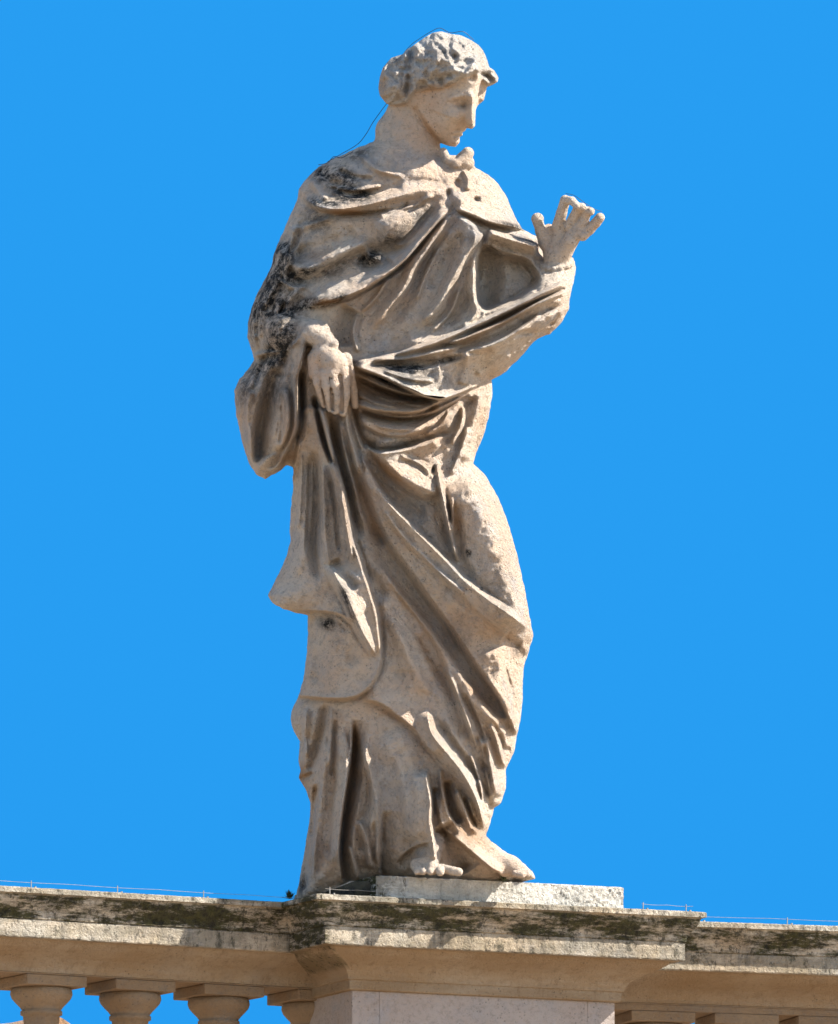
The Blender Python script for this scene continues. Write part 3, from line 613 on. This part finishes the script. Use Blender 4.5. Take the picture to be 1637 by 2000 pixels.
part('hand', 6, M_SKIN, 'raised open hand with curled fingers'); part('hand', 7, M_SKIN, 'lowered hand gripping the folds of the mantle')
part('foot', 8, M_SKIN); part('foot', 9, M_SKIN); part('rock_base', 4, M_ROCK)
del F

#==ARCH
def frame(yaw, origin):
    """facade frame: s to the right, t outwards (towards the viewer), z up; pixel units"""
    c, s_ = math.cos(yaw), math.sin(yaw)
    return lambda s, t, z: (origin[0] + (s * c + t * s_) * MM, origin[1] + (s * s_ - t * c) * MM, origin[2] + z * MM)
# the pier: front left corner of its panel wall at photograph x = 688; top of slab z = ZT
PO = world(688, 1764, 78)                          # point on the pier's panel plane, at the level of the slab's top
ZT = PO[2]
pier_f = frame(FA, PO)
# profile: (z below top, overhang from the panel plane)
PROF = [(0, 133), (2, 136), (11, 136), (12, 129), (15, 127), (18, 126), (24, 124), (32, 118), (42, 110), (50, 107), (57, 106), (58, 103), (61, 104), (92, 104), (94, 103), (95, 84),
        (100, 80), (108, 68), (116, 50), (124, 34), (134, 22), (143, 16), (150, 14), (151, 10), (168, 10), (170, 8), (171, 0)]
def jitter(v, amp=.0012):
    return v
def loop_mesh(fr_, prof, s0, s1, tb, moss_rng=(12, 60), rough=.9, nseg=120):
    """moulding run round a pier: front and both returns, mitred. returns verts, faces, moss"""
    verts, faces, moss = [], [], []
    n = None
    for (z, p) in prof:
        pts = []
        A, B = (s0 - p, -tb), (s0 - p, p); Cc, D = (s1 + p, p), (s1 + p, -tb)
        for (a, b, k) in ((A, B, nseg // 3), (B, Cc, nseg), (Cc, D, nseg // 3)):
            for i in range(k): pts.append((a[0] + (b[0] - a[0]) * i / k, a[1] + (b[1] - a[1]) * i / k))
        pts.append(D); n = len(pts)
        for i, (s, t) in enumerate(pts):
            e = rough * (math.sin(i * 1.7 + z) + random.uniform(-1, 1)) * .35 * (1 if 1 < z < 168 else .3)
            verts.append(fr_(s, t + e, -z + random.uniform(-.35, .35) * rough)); moss.append(1.0 if (12 < z < 60 or (i < nseg // 3 + 2 and z < 94)) else .452 if (i < nseg // 3 + 2 and z < 130) else (.45 if z <= 12 else (.001 if z > 94 else 0.42)))
    for r in range(len(prof) - 1):
        for i in range(n - 1):
            a = r * n + i; faces.append((a, a + n, a + n + 1, a + 1))
    return verts, faces, moss, n
def run_mesh(fr_, prof, s0, s1, nseg=200, rough=.9, t0=0, off=0):
    verts, faces, moss = [], [], []
    for (z, p) in prof:
        for i in range(nseg + 1):
            e = rough * random.uniform(-1, 1) * .5
            verts.append(fr_(s0 + (s1 - s0) * i / nseg, p + t0 + e, -z + random.uniform(-.35, .35) * rough)); moss.append(1.0 if 12 < z < 60 else (.45 if z <= 12 else (.001 if z > 94 else 0.42)))
    n = nseg + 1
    for r in range(len(prof) - 1):
        for i in range(nseg):
            a = r * n + i; faces.append((a, a + n, a + n + 1, a + 1))
    return verts, faces, moss, n
def add_moss(o, vals):
    p = o.data.attributes.new('bounce_tint', 'FLOAT', 'POINT'); p.data.foreach_set('value', np.asarray([1.0 if v in (0.001, 0.452) else 0.0 for v in vals], np.float32))
    a = o.data.attributes.new('moss', 'FLOAT', 'POINT'); a.data.foreach_set('value', np.asarray(vals, np.float32))
def boxv(fr_, s0, s1, t0, t1, z0_, z1_):
    v = [fr_(s, t, z) for z in (z0_, z1_) for (s, t) in ((s0, t0), (s1, t0), (s1, t1), (s0, t1))]
    return v, [(0, 1, 2, 3), (7, 6, 5, 4), (0, 4, 5, 1), (1, 5, 6, 2), (2, 6, 7, 3), (3, 7, 4, 0)]
def box(name, fr_, s0, s1, t0, t1, z0_, z1_, mat, parent, bev=1.5):
    v, f = boxv(fr_, s0, s1, t0, t1, z0_, z1_); o = mesh_obj(name, v, f, mat, parent)
    b = o.modifiers.new('bevel', 'BEVEL'); b.width = bev * MM; b.segments = 2; b.limit_method = 'ANGLE'; return o
PW = 561; PD = 300; PH = 560                       # width, depth and height of the pier
pier = empty('pier', pier_f(PW / 2, -PD / 2, -PH), label='projecting stone pier under the statue with mossy cornice and plain panel', cat='pier')
v, f, ms, n = loop_mesh(pier_f, PROF, 0, PW, PD + 20)
top = len(v); 
cap = [0, n // 5, 4 * n // 5, n - 1]
idx_l = 40; idx_r = 40 + 120
f.append((0, idx_l, idx_r, n - 1)); o = mesh_obj('cornice', v, f, M_CORN, pier); add_moss(o, ms)
# panel wall with a sunk panel
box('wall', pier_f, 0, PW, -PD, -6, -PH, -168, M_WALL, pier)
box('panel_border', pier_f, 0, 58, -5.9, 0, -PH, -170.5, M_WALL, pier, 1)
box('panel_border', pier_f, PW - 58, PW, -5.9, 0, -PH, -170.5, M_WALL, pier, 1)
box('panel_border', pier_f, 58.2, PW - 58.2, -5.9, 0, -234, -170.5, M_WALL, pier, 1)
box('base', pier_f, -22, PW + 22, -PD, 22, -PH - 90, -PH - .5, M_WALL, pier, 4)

# --- balustrades
BH = 430                                           # baluster height below the abacus
def revolve(fr_, s, t, prof, seg=28):
    v, f = [], []
    for (z, r) in prof:
        for k in range(seg):
            a = 2 * math.pi * k / seg; v.append(fr_(s + r * math.cos(a), t + r * math.sin(a), -z))
    for i in range(len(prof) - 1):
        for k in range(seg):
            f.append((i * seg + k, (i + 1) * seg + k, (i + 1) * seg + (k + 1) % seg, i * seg + (k + 1) % seg))
    return v, f
BPROF = [(174, 56), (178, 60), (186, 61), (194, 58), (202, 51), (210, 43), (217, 38), (219, 41), (226, 41), (228, 36), (245, 34), (262, 33), (290, 36), (330, 44), (380, 58), (420, 66), (450, 66), (480, 56), (510, 42), (520, 40), (524, 50), (532, 52), (540, 50)]
BG = 'balusters of the two balustrades'
def baluster(fr_, s, t, label, W=66, drop=0):
    base = fr_(s, t, -560)
    r = empty('baluster', base, label=label, cat='baluster', group=BG)
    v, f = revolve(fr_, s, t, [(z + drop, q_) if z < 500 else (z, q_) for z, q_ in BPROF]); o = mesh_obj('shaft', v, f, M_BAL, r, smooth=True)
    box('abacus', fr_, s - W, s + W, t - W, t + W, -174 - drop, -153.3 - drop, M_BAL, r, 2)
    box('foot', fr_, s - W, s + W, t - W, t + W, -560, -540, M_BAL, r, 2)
    return r
# where each rail starts: fascia corner behind the pier (photograph x = 570 / 1260)
Q_BACK = 180
def rail(name, yaw, anchor_s, direction, length, label):
    ax, ay, az = pier_f(anchor_s, -Q_BACK, 0)      # on the rail's own panel plane
    fr_ = frame(yaw, (ax, ay, az)); r = empty(name, fr_(direction * length / 2, -60, -560), label=label, cat='balustrade')
    s0, s1 = (-length, 0) if direction < 0 else (0, length)
    vf, ff_, m1, n1 = run_mesh(fr_, PROF[:23], s0, s1)
    PB = [(z, 0) for z, p in PROF[:23]]
    # back side of the coping mirrored behind the balusters
    tb = -120
    vb, fb, m2, n2 = run_mesh(fr_, [(z, -p) for z, p in PROF[:23]], s0, s1, t0=tb)
    k = len(vf); v = vf + vb; f = ff_ + [tuple(k + i for i in reversed(q)) for q in fb]; m = m1 + m2
    f += [(i + 1, i, k + i, k + i + 1) for i in range(n1 - 1)]
    e = len(vf) - n1; f += [(e + i, e + i + 1, k + e + i + 1, k + e + i) for i in range(n1 - 1)]
    o = mesh_obj('coping', v, f, M_CORN, r); add_moss(o, m)
    box('soffit', fr_, s0, s1, -138, 12, -153, -150.3, M_BAL, r, .5)
    box('base', fr_, s0, s1, -140, 20, -650, -560.5, M_WALL, r, 4)
    return fr_, r
LF, lr = rail('balustrade', R_(28.5), 0, -1, 1500, 'mossy stone balustrade left of the statue pier, sky showing between its balusters')
RF, rr = rail('balustrade', R_(17.5), PW, 1, 1500, 'mossy stone balustrade running off right of the statue pier')
lab_l = {0: 'stone baluster nearest the left edge of the photo', 1: 'second stone baluster from the left edge, blue sky on both sides', 2: 'third stone baluster from the left edge', 3: 'half hidden stone baluster against the left flank of the pier'}
for i in range(4): baluster(LF, -575 + i * 196 + (12 if i == 3 else 0), -56, lab_l[i])
lab_r = ['first baluster just right of the pier panel, only its square cap showing', 'second baluster right of the pier, blue sky beside its cap', 'baluster cap at the right edge of the photo']
for i in range(3): baluster(RF, 175 + i * 172, -56, lab_r[i], drop=12)
box('soffit_band', RF, 0, 1500, -136, 10, -165, -153.2, M_BAL, rr, .5)

# --- plinth of the statue (yawed like the pier)
pl = frame(FA, (*world(735, 1709, 178)[:2], z0))
def rough_box(fr_, s0, s1, t0, t1, z0_, z1_, step, amp, chip):
    v, f = [], []; idx = {}
    ns, nt_, nz_ = int((s1 - s0) / step), int((t1 - t0) / step), int((z1_ - z0_) / step)
    def P(i, j, k):
        key = (i, j, k)
        if key not in idx:
            s, t, z = s0 + (s1 - s0) * i / ns, t0 + (t1 - t0) * j / nt_, z0_ + (z1_ - z0_) * k / nz_
            e = math.sin(s * .05 + z * .1) * .5 + math.sin(s * .17 + 2) * .4 + random.uniform(-1, 1)
            if k == nz_ and (j == nt_ or i in (0, ns)): z -= abs(random.gauss(0, chip)) + (chip if i > ns * .7 else 0) * random.random()
            on = sum((i in (0, ns), j in (0, nt_), k in (0, nz_)))
            s += random.uniform(-1, 1) * amp; t += e * amp * (1.6 if s > s0 + .7 * (s1 - s0) else 1); idx[key] = len(v); v.append(fr_(s, t, z))
        return idx[key]
    for i in range(ns):
        for k in range(nz_): f.append((P(i, nt_, k), P(i, nt_, k + 1), P(i + 1, nt_, k + 1), P(i + 1, nt_, k))); f.append((P(i, 0, k), P(i + 1, 0, k), P(i + 1, 0, k + 1), P(i, 0, k + 1)))
        for j in range(nt_): f.append((P(i, j, nz_), P(i + 1, j, nz_), P(i + 1, j + 1, nz_), P(i, j + 1, nz_)))
    for j in range(nt_):
        for k in range(nz_): f.append((P(0, j, k), P(0, j, k + 1), P(0, j + 1, k + 1), P(0, j + 1, k))); f.append((P(ns, j, k), P(ns, j + 1, k), P(ns, j + 1, k + 1), P(ns, j, k + 1)))
    return v, f
v, f = rough_box(pl, 0, 528, -395, 0, -70, 0, 5, .9, 1.4)
o = mesh_obj('plinth', v, f, M_PLINTH, root); va = np.array(v)
ss = ((va - np.array(pl(0, 0, 0))) @ fr) / MM; tt = ((va - np.array(pl(0, 0, 0))) @ ff) / MM
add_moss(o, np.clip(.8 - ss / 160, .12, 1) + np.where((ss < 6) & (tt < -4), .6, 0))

# --- tiled roof behind the balustrade
def roof_tiles():
    r = empty('tiled_roof', LF(-500, -700, -300), label='round roof tiles glimpsed between the balusters at left', cat='roof')
    for i in range(6):
        s = -911 + i * 188 + random.uniform(-6, 6); v, f = [], []
        for j in range(8):
            for k in range(13):
                a = math.pi * k / 12; v.append(LF(s + 62 * math.cos(a), -420 - j * 60, -184 - 62 + random.uniform(-3, 3) + 62 * math.sin(a) - (j % 2) * 2 + j * 2))
        for j in range(7):
            for k in range(12): q = j * 13 + k; f.append((q, q + 13, q + 14, q + 1))
        f.append(tuple(range(13))); mesh_obj('tile_row', v, f, M_TILE, r, smooth=False)
roof_tiles()

# --- thin wires against birds
def tube(pts, rad, seg=5):
    P = np.asarray(pts, float); v, f = [], []
    for i, p in enumerate(P):
        d = P[min(i + 1, len(P) - 1)] - P[max(i - 1, 0)]; d /= np.linalg.norm(d) + 1e-9
        a = np.cross(d, [0, 0, 1.0]); 
        if np.linalg.norm(a) < .1: a = np.cross(d, [1.0, 0, 0])
        a /= np.linalg.norm(a); b = np.cross(d, a)
        for k in range(seg): t = 2 * math.pi * k / seg; v.append(p + rad * (a * math.cos(t) + b * math.sin(t)))
    for i in range(len(P) - 1):
        for k in range(seg): f.append((i * seg + k, i * seg + (k + 1) % seg, (i + 1) * seg + (k + 1) % seg, (i + 1) * seg + k))
    return v, f
def bird_wire(fr_, s0, s1, t, posts, hgt, label):
    r = empty('bird_wire', fr_(s0, t, 0), label=label, cat='wire', group='thin wires keeping birds off the ledge')
    v, f = tube([fr_(s0 + (s1 - s0) * i / 30, t, hgt - 1.2 * math.sin(math.pi * ((i * len(posts) / 30) % 1))) for i in range(31)], .0008); mesh_obj('wire', v, f, M_POST, r)
    for s in posts:
        v, f = tube([fr_(s, t, -1), fr_(s, t, hgt + 3)], .0022, 6); p = mesh_obj('post', v, f, M_POST, r)
        v, f = tube([fr_(s + 9, t, -1), fr_(s + 9, t, 4)], .005, 6); mesh_obj('foot', v, f, M_POST, p)
bird_wire(LF, -800, -20, 118, [-690, -500, -310, -60], 12, 'thin bird wire on little posts above the left coping')
bird_wire(pier_f, -110, 30, 118, [-100, 0], 12, 'short bird wire at the left corner of the pier, by the plinth')
bird_wire(pier_f, PW + 5, PW + 115, 118, [PW + 8, PW + 100], 12, 'short bird wire on the pier right of the plinth')
bird_wire(RF, 120, 600, 118, [215, 395], 12, 'thin bird wire on little posts above the right coping')
def strand(pts, rad, label):
    P = curve(pts, 6); v, f = tube([world(*p) for p in P], rad, 5); tag(mesh_obj('loose_wire', v, f, M_WIRE), label, 'wire', 'loose dark wires snagged on the statue')
strand([(757,200,-10),(745,216,-12),(728,240,0),(715,262,10),(698,282,40),(668,300,50),(640,316,60)], .0014, 'loose dark wire hanging from the hair to the shoulder')
strand([(622,322,50),(640,318,70),(652,306,74),(668,308,76),(690,296,70)], .0014, 'tangled dark wire lying on the shoulder')
strand([(790,102,20),(805,86,24),(822,74,20),(845,60,20),(860,55,20),(880,64,22),(905,62,20),(925,78,10)], .0012, 'fine wire arching over the crown of the head')
strand([(1105,378,86),(1122,382,116),(1142,396,122),(1160,408,122),(1176,413,118)], .0010, 'fine wire strung across the fingertips of the raised hand')

# --- weeds
def weed(px, py, u, n, size, label):
    c = world(px, py, u); v, f = [], []
    for i in range(n):
        a = random.uniform(0, 2 * math.pi); e = random.uniform(.1, 1.4); L = size * random.uniform(.5, 1)
        d = np.array([math.cos(a) * math.cos(e), math.sin(a) * math.cos(e), math.sin(e)]); sd = np.cross(d, [0, 0, 1.0]); sd /= np.linalg.norm(sd) + 1e-9; wd = L * .09
        k = len(v); v += [c, c + d * L * .5 + sd * wd, c + d * L, c + d * L * .5 - sd * wd]; f.append((k, k + 1, k + 2, k + 3))
    tag(mesh_obj('weed', v, f, M_LEAF), label, 'weed')
weed(983, 1722, 184 - 0.42 * 250 , 60, .04, 'small green weed rooted at the front edge of the plinth by the foot')
weed(566, 1756, -40, 70, .045, 'dark wiry weed at the left end of the pier top')
